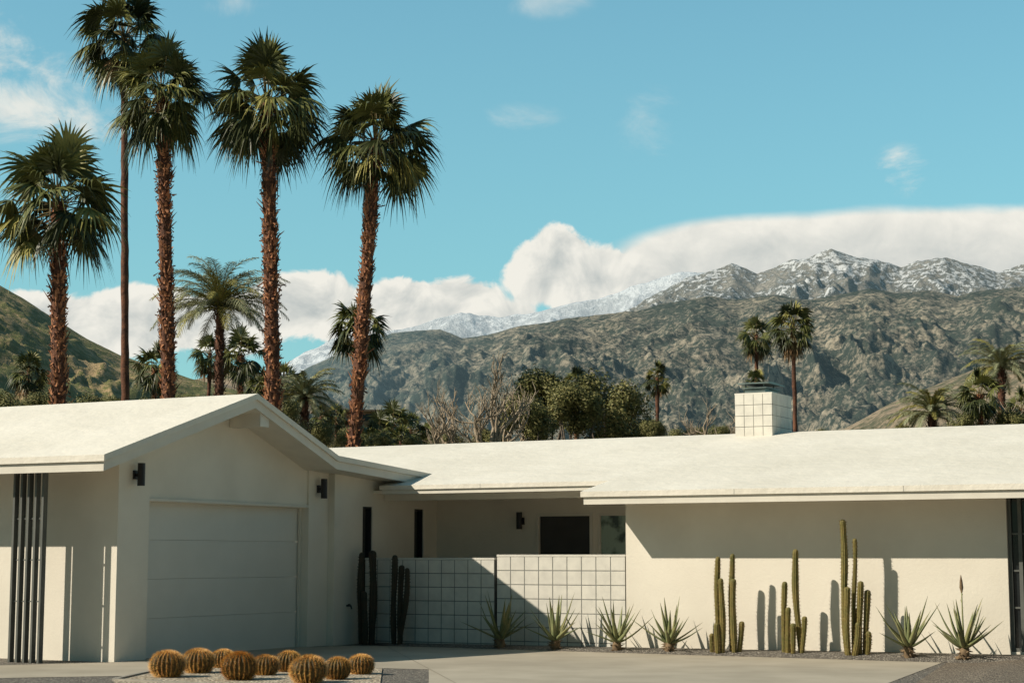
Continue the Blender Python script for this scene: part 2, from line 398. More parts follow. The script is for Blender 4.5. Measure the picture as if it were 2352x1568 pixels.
def window_s(y0,y1,z0,z1):
    mb = MB()
    mb.box(.03,.10,y0,y0+.03,z0,z1); mb.box(.03,.10,y1-.03,y1,z0,z1); mb.box(.03,.10,y0+.03,y1-.03,z0,z0+.03); mb.box(.03,.10,y0+.03,y1-.03,z1-.03,z1)
    w = mb.obj('window', [metal_dark], house)
    mb = MB(); mb.box(.04,.05,y0+.03,y1-.03,z0+.03,z1-.03); mb.obj('window_pane', [glass], w)
window_s(5.90,6.20,.3,2.22); window_s(7.54,7.85,.3,2.22)
def window_t(x0,x1,y,z0,z1,mull=(),fm=None,fw=.045, rails=(), gm=None):
    mb = MB(); fm = fm or trim
    mb.box(x0,x0+fw,y,y+.08,z0,z1); mb.box(x1-fw,x1,y,y+.08,z0,z1); mb.box(x0+fw,x1-fw,y,y+.08,z0,z0+fw); mb.box(x0+fw,x1-fw,y,y+.08,z1-fw,z1)
    for m_ in mull: mb.box(m_,m_+fw,y,y+.08,z0+fw,z1-fw)
    for r_ in rails: mb.box(x0+fw,x1-fw,y+.02,y+.04,r_,r_+.025)
    w = mb.obj('window', [fm], house)
    mb = MB(); mb.box(x0+fw,x1-fw,y+.045,y+.055,z0+fw,z1-fw); mb.obj('window_pane', [gm or glass], w)
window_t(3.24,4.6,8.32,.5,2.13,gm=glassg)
window_t(10.54,12.6,6.0,.12,2.36,(10.68,11.4),slatm,.05,(.7,1.2,1.7))
mb = MB(); mb.box(2.10,2.155,8.27,8.42,0,2.14); mb.box(3.115,3.17,8.27,8.42,0,2.14); mb.box(2.155,3.115,8.27,8.42,2.085,2.14)
df = mb.obj('door_frame', [trim], house)
mb = MB(); mb.box(2.155,3.115,8.33,8.38,.01,2.085); dd = mb.obj('door', [doordark], house)
mb = MB(); mb.tube([(2.25,8.29,.95),(2.25,8.29,1.25)],[.012,.012],8); mb.obj('door_handle', [metal_dark], dd)
mb = MB(); cx0,cx1,cy0,cy1,cz0,cz1 = 4.74,5.44,10.9,11.95,3.3,4.27
mb.box(cx0+.008,cx1-.008,cy0+.008,cy1-.008,cz0,cz1-.01,1)
NC = 4; bw = (cx1-cx0)/NC; nz = 5; bh = (cz1-cz0)/nz
g = .005
for k in range(nz):
    z0 = cz0+k*bh+g; z1 = cz0+(k+1)*bh-g
    for i in range(NC):
        mb.box(cx0+i*bw+g,cx0+(i+1)*bw-g,cy0,cy0+.02,z0,z1)
    for i in range(5):
        w_ = (cy1-cy0)/5
        mb.box(cx1-.02,cx1,cy0+.021+i*w_*.97+g,cy0+.021+(i+1)*w_*.97-g,z0,z1)
mb.box(cx0-.001,cx1+.001,cy0-.001,cy1+.001,cz1-.008,cz1+.02)
ch = mb.obj('chimney', [blockm, mortar], house)
ch['label'] = 'white painted block chimney'
mb = MB()
mb.box(cx0+.14,cx1-.18,cy0+.15,cy1-.25,cz1+.02,cz1+.11)
mb.box(cx0+.10,cx1-.14,cy0+.11,cy1-.21,cz1+.11,cz1+.125)
for i in range(2):
    for j in range(2):
        mb.box(cx0+.14+i*.34,cx0+.16+i*.34,cy0+.16+j*.52,cy0+.18+j*.52,cz1+.125,cz1+.186)
mb.prism([(cy0+.05,cz1+.186),(cy1-.15,cz1+.186),(cy1-.15,cz1+.206),(cy0+.3,cz1+.226),(cy0+.05,cz1+.206)], cx0+.04, cx1-.08)
mb.obj('chimney_cap', [capm], ch)

def block_wall(s0, s1, top, label):
    o = thing('block_wall', label, 'garden wall', H(s0, 5.95, 0), -AL)
    L = s1-s0; mb = MB(); mb.box(.004,L-.004,.004,.19,-.1,top-.004,1)
    nc = round(L/.245); bw = L/nc; bh = .218; g = .007
    z = top
    while z > -.05:
        for i in range(nc): mb.box(i*bw+g,(i+1)*bw-g,0,.012,z-bh+g,z-g)
        z -= bh
    mb.box(0,L,-.003,.194,top-.003,top+.03)
    mb.obj('blockwork', [blockm, mortar], o, bevel=.003); return o
block_wall(.14, 2.56, 1.355, 'white painted block garden wall in shade')
block_wall(2.60, 4.82, 1.405, 'white painted block garden wall crossed by a diagonal shadow')
def slats(label, org, n, top, rows, zs=(.8,1.35,1.9), sp=.14):
    ss = thing('slat_screen', label, 'screen', org, -AL)
    for dx_, dy_ in rows:
        for i in range(n):
            mb = MB(); x = i*sp+dx_; mb.box(x,x+.034,dy_-.04,dy_+.04,0,top); mb.obj('slat', [slatm], ss)
    for z in zs:
        for i in range(n-1):
            mb = MB(); mb.box(i*sp+.0345,(i+1)*sp-.0005,-.008,.008,z,z+.018); mb.obj('spacer', [slatm], ss)
slats('grey-green vertical slat screen under the eave', H(-1.27,-.62,0), 5, 2.56, ((0,0),(-.093,.1)), sp=.128)  # second row added out of sight behind the first, closes gaps in the shadow

# ---------------------------------------------------------------- cacti and aloes
def ribbed(mb, base, h, r, ribs=11, bend=(0,0), rr=R):
    n = ribs*4; rings = max(10, int(h/.05)); vs = []
    zs = [h*i/rings for i in range(rings+1)]+[h+r*.5, h+r*.85, h+r*1.0]
    ph = rr.random()
    for i, z in enumerate(zs):
        k = z/h
        wob = .012*math.sin(z*4+ph*9)
        cx = base[0]+bend[0]*math.sin(min(k,1)*1.57)+wob; cy = base[1]+bend[1]*math.sin(min(k,1)*1.57)
        rad = r*(.82+.18*min(1,k*4)+.10*math.sin(z*7+ph*6))
        if i > rings: rad *= (.88,.55,.08)[i-rings-1]
        for j in range(n):
            th = 2*math.pi*j/n
            q = rad*(1+.13*math.cos(ribs*th))
            vs.append((cx+q*math.cos(th), cy+q*math.sin(th), base[2]+z))
            if j % 4 == 0 and z < h:
                c, s_ = math.cos(th), math.sin(th)
                for m_ in range(2):
                    a = th+(rr.random()-.5)*1.3; l = .014+rr.random()*.012
                    p = Vector((cx+q*c, cy+q*s_, base[2]+z+rr.random()*.03))
                    e = p+Vector((math.cos(a),math.sin(a),(rr.random()-.4)*1.0))*l
                    mb.add([p+Vector((0,0,.003)),p-Vector((0,0,.003)),e],[(0,1,2)],1)
    fs = [(i*n+j, i*n+(j+1) % n, (i+1)*n+(j+1) % n, (i+1)*n+j) for i in range(len(zs)-1) for j in range(n)]
    mb.add(vs, fs, 0)
def cactus(us, t, z, label, skin=cact, rad=.042):
    o = thing('column_cactus', label, 'cactus', H(S_at(us[0][0],t),t,z-.02), -AL, group='column cacti along the walls')
    s0 = S_at(us[0][0],t); mb = MB()
    for u, h, r, bx, dt in us:
        ribbed(mb, (S_at(u,t)-s0, dt, 0), h, r, bend=(bx, 0))
    mb.obj('stem', [skin, cact_sp if skin is cact else cact_shade], o, smooth=True)
cactus([(1648,1.34,.035,.02,0),(1664,1.03,.036,0,-.08),(1677,1.38,.034,.03,.04),(1688,1.02,.04,.01,-.05),(1699,.42,.036,.03,0),(1655,.4,.034,-.02,-.12),(1640,.25,.03,-.02,-.05)],5.45,.05,'clump of tall olive column cactus casting shadow on white wall')
cactus([(1801,.98,.033,.02,0),(1813,.62,.034,.02,-.06),(1839,1.43,.040,-.06,.0),(1826,.40,.034,0,-.1),(1808,.35,.032,-.04,.08),(1846,.5,.032,.03,-.06)],5.50,.06,'slender column cactus clump with one taller stem')
cactus([(1944,1.83,.040,-.01,0),(1957,1.58,.027,.05,.05),(1952,.9,.037,.0,-.08),(1974,.98,.037,.03,0),(1985,.86,.037,.04,.06),(1966,.42,.036,.07,-.1),(1960,.6,.037,0,.1),(1992,.3,.034,.03,-.04)],5.45,.07,'tallest column cactus clump beside the white wall')
cactus([(829,1.42,.046,-.01,0),(851,1.44,.053,.0,.05),(842,.8,.042,.0,-.07)],5.55,.03,'dark column cactus clump in the shade of the garage',cact_shade)
cactus([(904,1.38,.040,.0,0),(914,1.22,.040,.02,.05),(920,1.18,.037,.13,-.03)],5.6,.03,'shaded column cactus clump against the block wall',cact_shade)

def aloe(seed, hs=1.0, stalk=False):
    rr = random.Random(seed); mb = MB()
    mb.tube([(0,0,-.03),(0.01,0,.06),(0,.01,.16)],[.06,.07,.055],10,1)
    for i in range(26):
        a = rr.random()*6.28; d0 = .02+rr.random()*.05
        z = -.01+rr.random()*.14; mb.tube([(d0*math.cos(a),d0*math.sin(a),z),((d0+.07)*math.cos(a),(d0+.07)*math.sin(a),z-.02+rr.random()*.05)],[.016,.002],4,1)
    N = rr.choice((17,19,21))
    for i in range(N):
        a = i*2.4+rr.random()*.7; k = i/N
        pol = 1.1-1.0*k+rr.random()*.22
        L = (.42+.26*rr.random()+.12*k)*hs; w = .042
        d = Vector((math.cos(a),math.sin(a),0)); side = Vector((-d.y,d.x,0)); p = Vector((0,0,.13))+d*.03
        pl = pol; n = 9; vs = []; curve = (rr.random()-.35)*.8
        for j in range(n):
            f = j/(n-1)
            t = d*math.sin(pl)+Vector((0,0,math.cos(pl)))
            nn = d*math.cos(pl)-Vector((0,0,math.sin(pl)))
            ww = w*(1-f**1.5)*(1.0 if f>.05 else .9)+.0015
            vs += [p-side*ww-nn*ww*.25, p+nn*ww*.45, p+side*ww-nn*ww*.25, p+nn*ww*.02]
            p = p+t*L/(n-1); pl -= curve/(n-1)*(1 if f<.6 else -.4)
        fs = []
        for j in range(n-1):
            for q in range(4):
                q2 = (q+1) % 4; fs.append((j*4+q,j*4+q2,(j+1)*4+q2,(j+1)*4+q))
        mb.add(vs, fs, 0)
    if stalk:
        mb.tube([(0,0,.2),(-.02,0,.6),(-.05,.01,.86)],[.013,.011,.008],6,0)
        mb.tube([(-.05,.01,.86),(-.055,.01,.93),(-.06,.01,1.02),(-.062,.01,1.10)],[.01,.028,.02,.003],8,1)
        for z in (.62,.72,.8): mb.tube([(-.03,0,z),(-.03+.04*(1 if z!=.72 else -1),0,z+.05)],[.006,.004],4,0)
    return mb
for i, (u, t, zz, sca, st) in enumerate([(1150,5.45,.02,1,0),(1275,5.42,.02,1.02,0),(1418,5.42,.02,.97,0),(1537,5.42,.03,.94,0),(2087,5.32,.06,.98,0),(2214,5.30,.06,1.0,1)]):
    o = thing('aloe_plant', 'spiky green aloe with a tall flower stalk by the white wall' if st else 'spiky green aloe rosette in the gravel strip', 'aloe', H(S_at(u,t),t,zz), R.random()*6, sca, 'aloes along the wall')
    aloe(40+i, 1.0, st).obj('rosette', [aloem, aloedry], o, smooth=True)

def barrel(seed, r=.21, h=.34):
    rr = random.Random(seed); mb = MB(); ribs = 22; n = ribs*4; rings = 18; vs = []
    for i in range(rings+1):
        f = i/rings; ph = -.42*math.pi+f*(.92*math.pi)
        for j in range(n):
            th = 2*math.pi*j/n
            q = r*math.cos(ph)**.8*(1+.09*math.cos(ribs*th)) if f < 1 else .01
            vs.append((q*math.cos(th), q*math.sin(th), h*.5+h*.53*math.sin(ph)))
    mb.add(vs, [(i*n+j, i*n+(j+1) % n, (i+1)*n+(j+1) % n, (i+1)*n+j) for i in range(rings) for j in range(n)], 0)
    for k in range(ribs):
        th = 2*math.pi*k/ribs
        for i in range(20):
            ph = -.33*math.pi+i/19*(.80*math.pi)
            c = max(.02, math.cos(ph))**.8*r*1.08
            p = Vector((c*math.cos(th), c*math.sin(th), h*.5+h*.53*math.sin(ph)))
            nrm = Vector((math.cos(ph)*math.cos(th), math.cos(ph)*math.sin(th), math.sin(ph)))
            for m_ in range(9):
                d = (nrm*(.5+rr.random()*.7)+Vector((rr.uniform(-1,1),rr.uniform(-1,1),rr.uniform(-1,1)))*.65).normalized()
                l = .030+rr.random()*.036; sd_ = d.cross(Vector((.3,.5,.8))).normalized()*.0028
                mb.add([p-sd_, p+sd_, p+d*l], [(0,1,2)], 1 if rr.random() < .5 else 2)
    return mb
bars = [barrel(s).obj('body_tmp', [barrel_body, barrel_spine, barrel_spine2], None, smooth=True) for s in (1,2,3)]
bl = [(383,1560,82),(455,1550,74),(512,1538,58),(548,1566,84),(608,1555,64),(661,1547,66),(708,1573,86),(774,1565,66),(829,1553,62)]
for i, (u, v, w) in enumerate(bl):
    p = G(u, v-4); r = w/2/F*p.y*.97
    o = thing('barrel_cactus', 'round golden barrel cactus with dense spines on pebbles', 'cactus', (p.x, p.y, .01), R.random()*6, 1, 'golden barrel cacti in the pebble bed')
    sc_ = r/.238
    b = bpy.data.objects.new('body', bars[i % 3].data); col.objects.link(b); b.parent = o
    b.scale = (sc_, sc_, sc_*.96*(.95+.1*R.random())); b.rotation_euler = (R.uniform(-.06,.06), R.uniform(-.06,.06), 0)
for b in bars: bpy.data.objects.remove(b)

# ---------------------------------------------------------------- palms
def fan_frond(mb, org, az, pol, pet, L, rr, mi, ns=26, droop=.35):
    d = Vector((math.sin(pol)*math.cos(az), math.sin(pol)*math.sin(az), math.cos(pol)))
    sag = Vector((0,0,-1))*pet*.12*math.sin(pol)
    mid = org+d*pet*.5+sag*.2; end = org+d*pet+sag
    mb.tube([org, mid, end], [.024,.015,.011], 4, 3)
    d2 = (d+Vector((0,0,-.20-.40*rr.random()))*(abs(math.sin(pol))*.9+.1)).normalized()
    side = d2.cross(Vector((rr.uniform(-.85,.85),rr.uniform(-.85,.85),1)))
    if side.length < .1: side = d2.cross(Vector((math.sin(az*3),math.cos(az*3),0)))
    side.normalize(); nn = side.cross(d2)
    fold = .15+rr.random()*.5
    sp = 3.65/ns
    for j in range(ns):
        ph = -1.82+3.65*(j+.5)/ns+rr.uniform(-.045,.045)
        dj = d2*math.cos(ph)+side*math.sin(ph); pj = side*math.cos(ph)-d2*math.sin(ph)
        l = L*(1-.2*(abs(ph)/1.82)**2)*rr.uniform(.84,1.1)
        dr = droop*rr.uniform(.4,1.7)
        vs = []
        for f, w in ((.03,.2),(.33,1.1),(.54,1.0),(.78,.42),(1.0,.04)):
            ww = sp*.5*L*.5*w if f > .1 else .012
            p = end+dj*l*f-nn*abs(math.sin(ph))*fold*l*f*.6+Vector((0,0,-1))*dr*l*f**2.9
            tw = nn*ww*(.4 if j % 2 else -.4)
            vs += [p-pj*ww+tw, p+pj*ww-tw]
        mb.add(vs, [(2*i,2*i+1,2*i+3,2*i+2) for i in range(4)], mi)
def fan_crown(seed, Rc, n=58, ns=26, dead=0, down=2.45):
    rr = random.Random(seed); mb = MB()
    for i in range(n):
        k = (i+.5)/n
        pol = .08+(down-.08)*k**.9+rr.uniform(-.2,.2)
        az = i*2.39996+rr.uniform(-.5,.5)
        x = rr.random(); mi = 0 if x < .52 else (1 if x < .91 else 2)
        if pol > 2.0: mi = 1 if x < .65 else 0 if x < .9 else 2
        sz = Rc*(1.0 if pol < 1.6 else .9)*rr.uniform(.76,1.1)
        fan_frond(mb, Vector((rr.uniform(-.06,.06),rr.uniform(-.06,.06),rr.uniform(-.2,.15)-k*.3)), az, pol, sz*.58, sz*.53, rr, mi, ns, .15+.38*min(1,pol/1.3))
    for i in range(dead):
        fan_frond(mb, Vector((0,0,-.3-rr.random()*.2)), rr.random()*6.28, 2.3+rr.random()*.5, Rc*.4, Rc*.45, rr, 4, 14, .5)
    return mb
PM = [palm_g, palm_d, palm_y, palm_s, dry]
def trunk(mb, pts, r0, r1, seed, boots=True, nb=11):
    rr = random.Random(seed); n = 44; P = []; Rr = []
    a, b, c = [Vector(p) for p in pts]
    for i in range(n+1):
        f = i/n; p = a*(1-f)**2+b*2*f*(1-f)+c*f*f
        P.append(p+Vector((rr.uniform(-1,1),rr.uniform(-1,1),0))*.012); Rr.append((r0+(r1-r0)*f)*(1+.06*math.sin(f*37+seed)+rr.uniform(-.04,.04)))
    mb.tube(P, Rr, 14, 0)
    if not boots: return
    L = (c-a).length; rows = int(L/.09)
    for i in range(rows):
        f = i/rows; p = a*(1-f)**2+b*2*f*(1-f)+c*f*f; rad = (r0+(r1-r0)*f)*(1+.10*math.sin(f*23+seed*3)+.08*math.sin(f*61+seed))
        for k in range(nb):
            if rr.random() < .18: continue
            th = 2*math.pi*(k+(i % 2)*.5)/nb+i*.11+rr.uniform(-.15,.15)
            d = Vector((math.cos(th),math.sin(th),0)); s_ = Vector((-d.y,d.x,0))
            z = rr.uniform(-.03,.03); l = rr.uniform(.08,.22); o_ = rr.uniform(.03,.12); w = rr.uniform(.028,.058)
            if rr.random() < .06: l *= 1.7; o_ *= 2.0
            b0 = p+d*rad*.93+Vector((0,0,z)); tp = p+d*(rad+o_)+Vector((0,0,z+l*rr.choice((1,1,1,.2,-.4))))+s_*rr.uniform(-.04,.04)
            vs = [b0-s_*w, b0+s_*w, tp+s_*w*.45, tp-s_*w*.45, b0+d*.035-Vector((0,0,.02)), tp-d*.02-Vector((0,0,.035))]
            mb.add(vs, [(0,1,2,3),(0,4,1),(0,3,5,4),(1,4,5,2),(3,2,5)], 1 if rr.random() < .72 else 2)
def fan_palm(label, ut, vt, ub, D, Rc, r0, r1, seed, boots=True, n=58, dead=0, down=2.45, bow=0, ns=26, db=0):
    top = W(ut, vt, D); base = W(ub, 1278, D+db); base.z = 0
    o = thing('fan_palm', label, 'palm tree', base, 0, 1, 'palm trees behind the house')
    tl = top-base
    mb = MB(); trunk(mb, [(0,0,-.2), (tl.x*.5+bow, tl.y*.5, tl.z*.5), tl], r0, r1, seed, boots); mb.obj('trunk', [bark, boot1, boot2], o, smooth=not boots)
    c = fan_crown(seed, Rc, n, ns, dead, down).obj('crown', PM, o); c.location = tl
    return o
pl_lab = 'tall fan palm with shaggy red-brown trunk and dark crown'
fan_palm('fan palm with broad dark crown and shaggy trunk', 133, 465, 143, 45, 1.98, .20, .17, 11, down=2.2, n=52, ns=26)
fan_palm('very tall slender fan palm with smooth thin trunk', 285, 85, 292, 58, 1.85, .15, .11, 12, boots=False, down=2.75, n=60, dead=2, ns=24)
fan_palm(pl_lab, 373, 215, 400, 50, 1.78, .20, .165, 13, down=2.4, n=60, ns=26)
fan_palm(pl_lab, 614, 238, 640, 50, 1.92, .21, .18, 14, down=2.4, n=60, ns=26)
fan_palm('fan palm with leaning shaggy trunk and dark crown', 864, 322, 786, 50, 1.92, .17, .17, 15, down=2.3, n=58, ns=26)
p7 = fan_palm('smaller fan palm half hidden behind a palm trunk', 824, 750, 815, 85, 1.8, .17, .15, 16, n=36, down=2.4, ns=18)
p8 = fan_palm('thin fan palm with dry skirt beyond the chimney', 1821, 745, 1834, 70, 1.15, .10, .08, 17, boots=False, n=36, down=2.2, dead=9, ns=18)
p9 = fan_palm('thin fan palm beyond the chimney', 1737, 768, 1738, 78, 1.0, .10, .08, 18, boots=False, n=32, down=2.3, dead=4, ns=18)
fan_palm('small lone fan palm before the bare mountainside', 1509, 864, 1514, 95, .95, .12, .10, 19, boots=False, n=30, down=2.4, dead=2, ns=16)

def feather_crown(seed, L, n=44, lift=.15):
    rr = random.Random(seed); mb = MB()
    for i in range(n):
        k = (i+.5)/n; az = i*2.39996+rr.uniform(-.2,.2); pol = .10+1.55*k**.9+rr.uniform(-.1,.1)
        l = L*rr.uniform(.85,1.12); p = Vector((0,0,rr.uniform(-.1,.1))); h = Vector((math.cos(az),math.sin(az),0)); s_ = Vector((-h.y,h.x,0))
        pts = []; m = 16; pl = pol
        for j in range(m+1):
            pts.append(p.copy()); t = h*math.sin(pl)+Vector((0,0,math.cos(pl))); p = p+t*l/m; pl += (.055+.07*j/m)*rr.uniform(.7,1.2)*(1.3-.4*k)
        mb.tube(pts[::2], [.018*(1-q/(m//2+1))+.004 for q in range(m//2+1)], 4, 1, False)
        mi = 0 if rr.random() < .8 else 2
        for j in range(2, m*4):
            f = j/(m*4); x = f*m; q = int(x); pp = pts[q].lerp(pts[min(q+1,m)], x-q); t = (pts[min(q+1,m)]-pts[q]).normalized() if q < m else t
            up = s_.cross(t); ll = l*.19*(math.sin(math.pi*min(1,f*.88+.12))**.6)*rr.uniform(.8,1.1)
            for sg in (-1,1):
                d = (s_*sg*.7+t*.95+up*rr.uniform(-.3,.4)).normalized(); w = t*.014
                mi2 = pp+d*ll*.5; e = pp+d*ll+Vector((0,0,-ll*.22))
                mb.add([pp-w,pp+w,mi2+w,mi2-w,e], [(0,1,2,3),(3,2,4)], mi)
    return mb
def date_palm(label, ut, vt, ub, D, L, r, seed, n=44):
    top = W(ut, vt, D); base = W(ub, 1278, D); base.z = 0
    o = thing('date_palm', label, 'palm tree', base, 0, 1, 'feather palms behind the house')
    tl = top-base; mb = MB(); trunk(mb, [(0,0,-.2), tl*.5, tl], r, r*.9, seed, True, 8); mb.obj('trunk', [bark, boot2, boot2], o)
    c = feather_crown(seed, L, n).obj('crown', [date_g, palm_s, palm_y], o); c.location = tl
    return o
dp = date_palm('feather date palm with arching grey-green fronds', 505, 705, 503, 62, 2.6, .15, 31, 66)
date_palm('low feather palm with arching fronds', 2140, 950, 2145, 62, 1.6, .15, 32, 46)
date_palm('feather palm with upright grey-green fronds', 2300, 845, 2300, 75, 1.9, .16, 33, 46)
date_palm('low feather palm behind the garage roof', 700, 915, 700, 66, 1.6, .15, 34, 46)
lab = 'distant fan palm rising among the trees'
for i, (u, v, D, scl) in enumerate([(68,850,70,.6),(355,845,72,.66),(475,810,80,.7),(555,815,78,.76),(650,885,70,.7),(600,895,66,.5),(770,958,100,.6),
    (905,975,92,.75),(950,985,95,.75),(872,995,90,.7),(985,1000,98,.6),(1322,880,88,.5),(1738,878,66,.4),(2252,905,60,.56),(925,1012,80,.6),(2350,940,64,.5),(740,955,90,.5),(850,1010,80,.55)]):
    src = p7 if (i % 2 or u > 2200) else p9
    p = W(u, v, D)
    copy_plant(src, (p.x,p.y,0), R.random()*6, scl*(1.5 if src is p9 else 1), p.z, 'small fan palm with thin trunk on the hillside' if u == 770 else lab)

# ---------------------------------------------------------------- leafy and bare trees
def leafy(seed, rx, rz, n=9000, lobes=16):
    rr = random.Random(seed); mb = MB()
    Ls = []
    for i in range(lobes):
        a = rr.random()*6.28; z = rr.uniform(-.75,.8); q = math.sqrt(max(0,1-z*z))*rr.uniform(.35,.78)
        Ls.append((Vector((q*math.cos(a)*rx, q*math.sin(a)*rx, z*rz*.85)), rr.uniform(.28,.46)*rx, rr.random()))
    for i in range(n):
        c, r, tone = Ls[rr.randrange(lobes)]
        d = Vector((rr.gauss(0,1),rr.gauss(0,1),rr.gauss(0,1))).normalized()
        p = c+d*r*(rr.random()**.35)*rr.uniform(.8,1.2)
        nrm = (d+Vector((rr.uniform(-1,1),rr.uniform(-1,1),rr.uniform(-1,1)))*.6).normalized()
        a = nrm.cross(Vector((rr.random(),rr.random(),rr.random()))).normalized(); b = nrm.cross(a)
        l = rr.uniform(.035,.075); w = l*.5
        x = rr.random()+(tone-.5)*.4
        mb.add([p-a*l, p+b*w, p+a*l, p-b*w], [(0,1,2,3)], 0 if x < .55 else (1 if x < .75 else 2))
    return mb
def leafy_tree(label, u, v, D, rx, rz, seed, n=9000):
    c = W(u, v, D); o = thing('leafy_tree', label, 'tree', (c.x,c.y,0), 0, 1, 'leafy trees behind the house')
    mb = MB(); h = c.z
    mb.tube([(0,0,-.1),(.1,0,h*.4),(0,0,h*.75)],[.18,.14,.1],8,0)
    rr = random.Random(seed)
    for i in range(7):
        a = rr.random()*6.28; mb.tube([(.05,0,h*.45+.1*i),(rx*.35*math.cos(a),rx*.35*math.sin(a),h*.8),(rx*.6*math.cos(a),rx*.6*math.sin(a),h+rr.uniform(-.3,.5)*rz)],[.08,.05,.02],6,0)
    mb.obj('trunk', [barkg], o, smooth=True)
    k = leafy(seed, rx, rz, n).obj('crown', [leaf1, leaf2, leaf3], o); k.location = (0,0,h)
    return o
ll = 'rounded olive green leafy tree behind the roof'
t1 = leafy_tree(ll, 1250, 945, 62, 1.35, 1.5, 51, 14000)
t2 = leafy_tree(ll, 1395, 950, 62, 1.6, 1.55, 52, 17000)
for i, (u, v, D, scl) in enumerate([(1320,965,60,.85),(1455,1000,64,.6),(1210,990,58,.8),(1060,1050,60,.6),(1130,1045,60,.6),(1545,1030,75,.6),(1495,1010,60,.45),
     (20,975,56,.7),(100,970,58,.66),(180,975,56,.64),(250,970,60,.6),(-60,970,56,.7),(330,970,60,.56),(440,965,60,.56),(560,960,62,.6),(660,975,62,.56),(730,1020,70,.6),(800,1025,72,.55),(1650,1020,70,.5),(1900,1025,68,.45),(1990,1025,66,.45),(2060,1015,66,.45),(2330,1000,60,.6),(2230,1005,60,.55),(870,1040,66,.5),(960,1045,66,.5),(1600,1025,62,.45)]):
    p = W(u, v, D); copy_plant((t1,t2)[i % 2], (p.x,p.y,0), R.random()*6, scl, p.z, ll)
def bare(seed, h, lv=5, spread=.55):
    rr = random.Random(seed); mb = MB()
    def br(p, d, l, r, lv):
        pts = [p]; q = p.copy(); dd = d.copy()
        for i in range(4):
            dd = (dd+Vector((rr.gauss(0,.15),rr.gauss(0,.15),.08))).normalized(); q = q+dd*l/4; pts.append(q.copy())
        mb.tube(pts, [r*(1-.4*i/4) for i in range(5)], 5 if lv > 2 else 3, 0, False)
        if lv > 0:
            for k in range(3):
                f = rr.randint(1,4); a = Vector((rr.gauss(0,1),rr.gauss(0,1),rr.gauss(0,.5)+.4)).normalized()
                br(pts[f], (dd*(1-spread*.7)+a*spread).normalized(), l*rr.uniform(.55,.82), max(r*.6,.0013), lv-1)
    for i in range(3):
        br(Vector((0,0,.5)), Vector((rr.uniform(-.5,.5),rr.uniform(-.5,.5),1)).normalized(), .2, .014, lv)
    mb.tube([(0,0,0),(.01,0,.25),(0,0,.51)],[.02,.016,.013],8,0)
    return mb
def bare_tree(label, u, vtop, D, seed, lv=4, spread=.55):
    p = W(u, vtop, D); o = thing('bare_tree', label, 'tree', (p.x,p.y,0), 0, 1, 'leafless trees behind the house')
    b_ = bare(seed, 1.0, lv, spread); zm = max(v[2] for v in b_.v)
    k = p.z/zm
    b_.v = [(x*k*.9, y*k*.9, z*k) for x, y, z in b_.v]
    b_.obj('branches', [barkp], o, smooth=True); return o
bare_tree('leafless tree with pale tangled branches', 1035, 870, 58, 61)
bare_tree('leafless tree with pale upright branches', 1115, 810, 56, 62)
bare_tree('leafless tree with pale tangled branches', 1175, 880, 60, 66)
bare_tree('low leafless tree with pale twigs', 1640, 915, 60, 63, 4, .6)
bare_tree('low leafless tree with pale twigs', 2345, 880, 62, 64, 4, .6)
hh_ = W(800, 958, 300)
o = thing('hillside_house', 'low tan flat-roofed house on a distant hillside', 'house', (hh_.x, hh_.y, hh_.z), .2)
mb = MB(); mb.box(-5,7,0,5,-12,1.0); mb.obj('wall', [M('tan_stucco', (.30,.21,.14))], o)
mb = MB(); mb.box(-6,8,-1,6,1.0,1.3); mb.obj('roof', [M('brown_roof', (.20,.15,.11))], o)
for xx in ((-4,-1),(1,5)):
    mb = MB(); mb.box(xx[0],xx[1],-.05,-.01,-.6,.6); mb.obj('window', [glass], o)

# ---------------------------------------------------------------- light
sund = Vector((CA*.95+SA*1.0, -SA*.95+CA*1.0, -1.0))
L = bpy.data.lights.new('sun', 'SUN'); L.energy = 5.0; L.angle = math.radians(.5); L.color = (1.0,.90,.75)
lo = bpy.data.objects.new('sun', L); col.objects.link(lo); lo.rotation_euler = sund.to_track_quat('-Z','Y').to_euler()
w = bpy.data.worlds.new('World'); sc.world = w; w.use_nodes = True
nt = w.node_tree; nt.nodes.clear()
out = nt.nodes.new('ShaderNodeOutputWorld')
sky = nt.nodes.new('ShaderNodeTexSky'); sky.sky_type = 'NISHITA'; sky.sun_disc = False
sky.sun_elevation = math.asin(1/math.sqrt(sund.x**2+sund.y**2+1)); sky.sun_rotation = math.atan2(-sund.x, -sund.y)
sky.air_density = 1.0; sky.dust_density = .6; sky.ozone_density = 1.0
tint = mixc(nt, 1.0, sky.outputs[0], (.92,1.46,1.27), 'MULTIPLY')
tc = nt.nodes.new('ShaderNodeTexCoord').outputs['Generated']
sx = nt.nodes.new('ShaderNodeSeparateXYZ'); nt.links.new(tc, sx.inputs[0])
tint = mixc(nt, mrange(nt, sx.outputs[2], .12, .34, .5, .12), tint, (1.65,3.7,4.3))
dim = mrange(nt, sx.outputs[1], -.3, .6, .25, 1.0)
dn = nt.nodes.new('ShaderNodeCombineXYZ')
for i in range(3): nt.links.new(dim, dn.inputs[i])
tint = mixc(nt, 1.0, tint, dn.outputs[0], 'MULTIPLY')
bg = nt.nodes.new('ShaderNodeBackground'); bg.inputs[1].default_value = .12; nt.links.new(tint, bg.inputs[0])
yy = math_n(nt, 'MAXIMUM', sx.outputs[1], .08)
px = math_n(nt, 'DIVIDE', sx.outputs[0], yy); pz = math_n(nt, 'DIVIDE', sx.outputs[2], yy)
cb = nt.nodes.new('ShaderNodeCombineXYZ'); nt.links.new(px, cb.inputs[0]); nt.links.new(pz, cb.inputs[1]); Pv = cb.outputs[0]
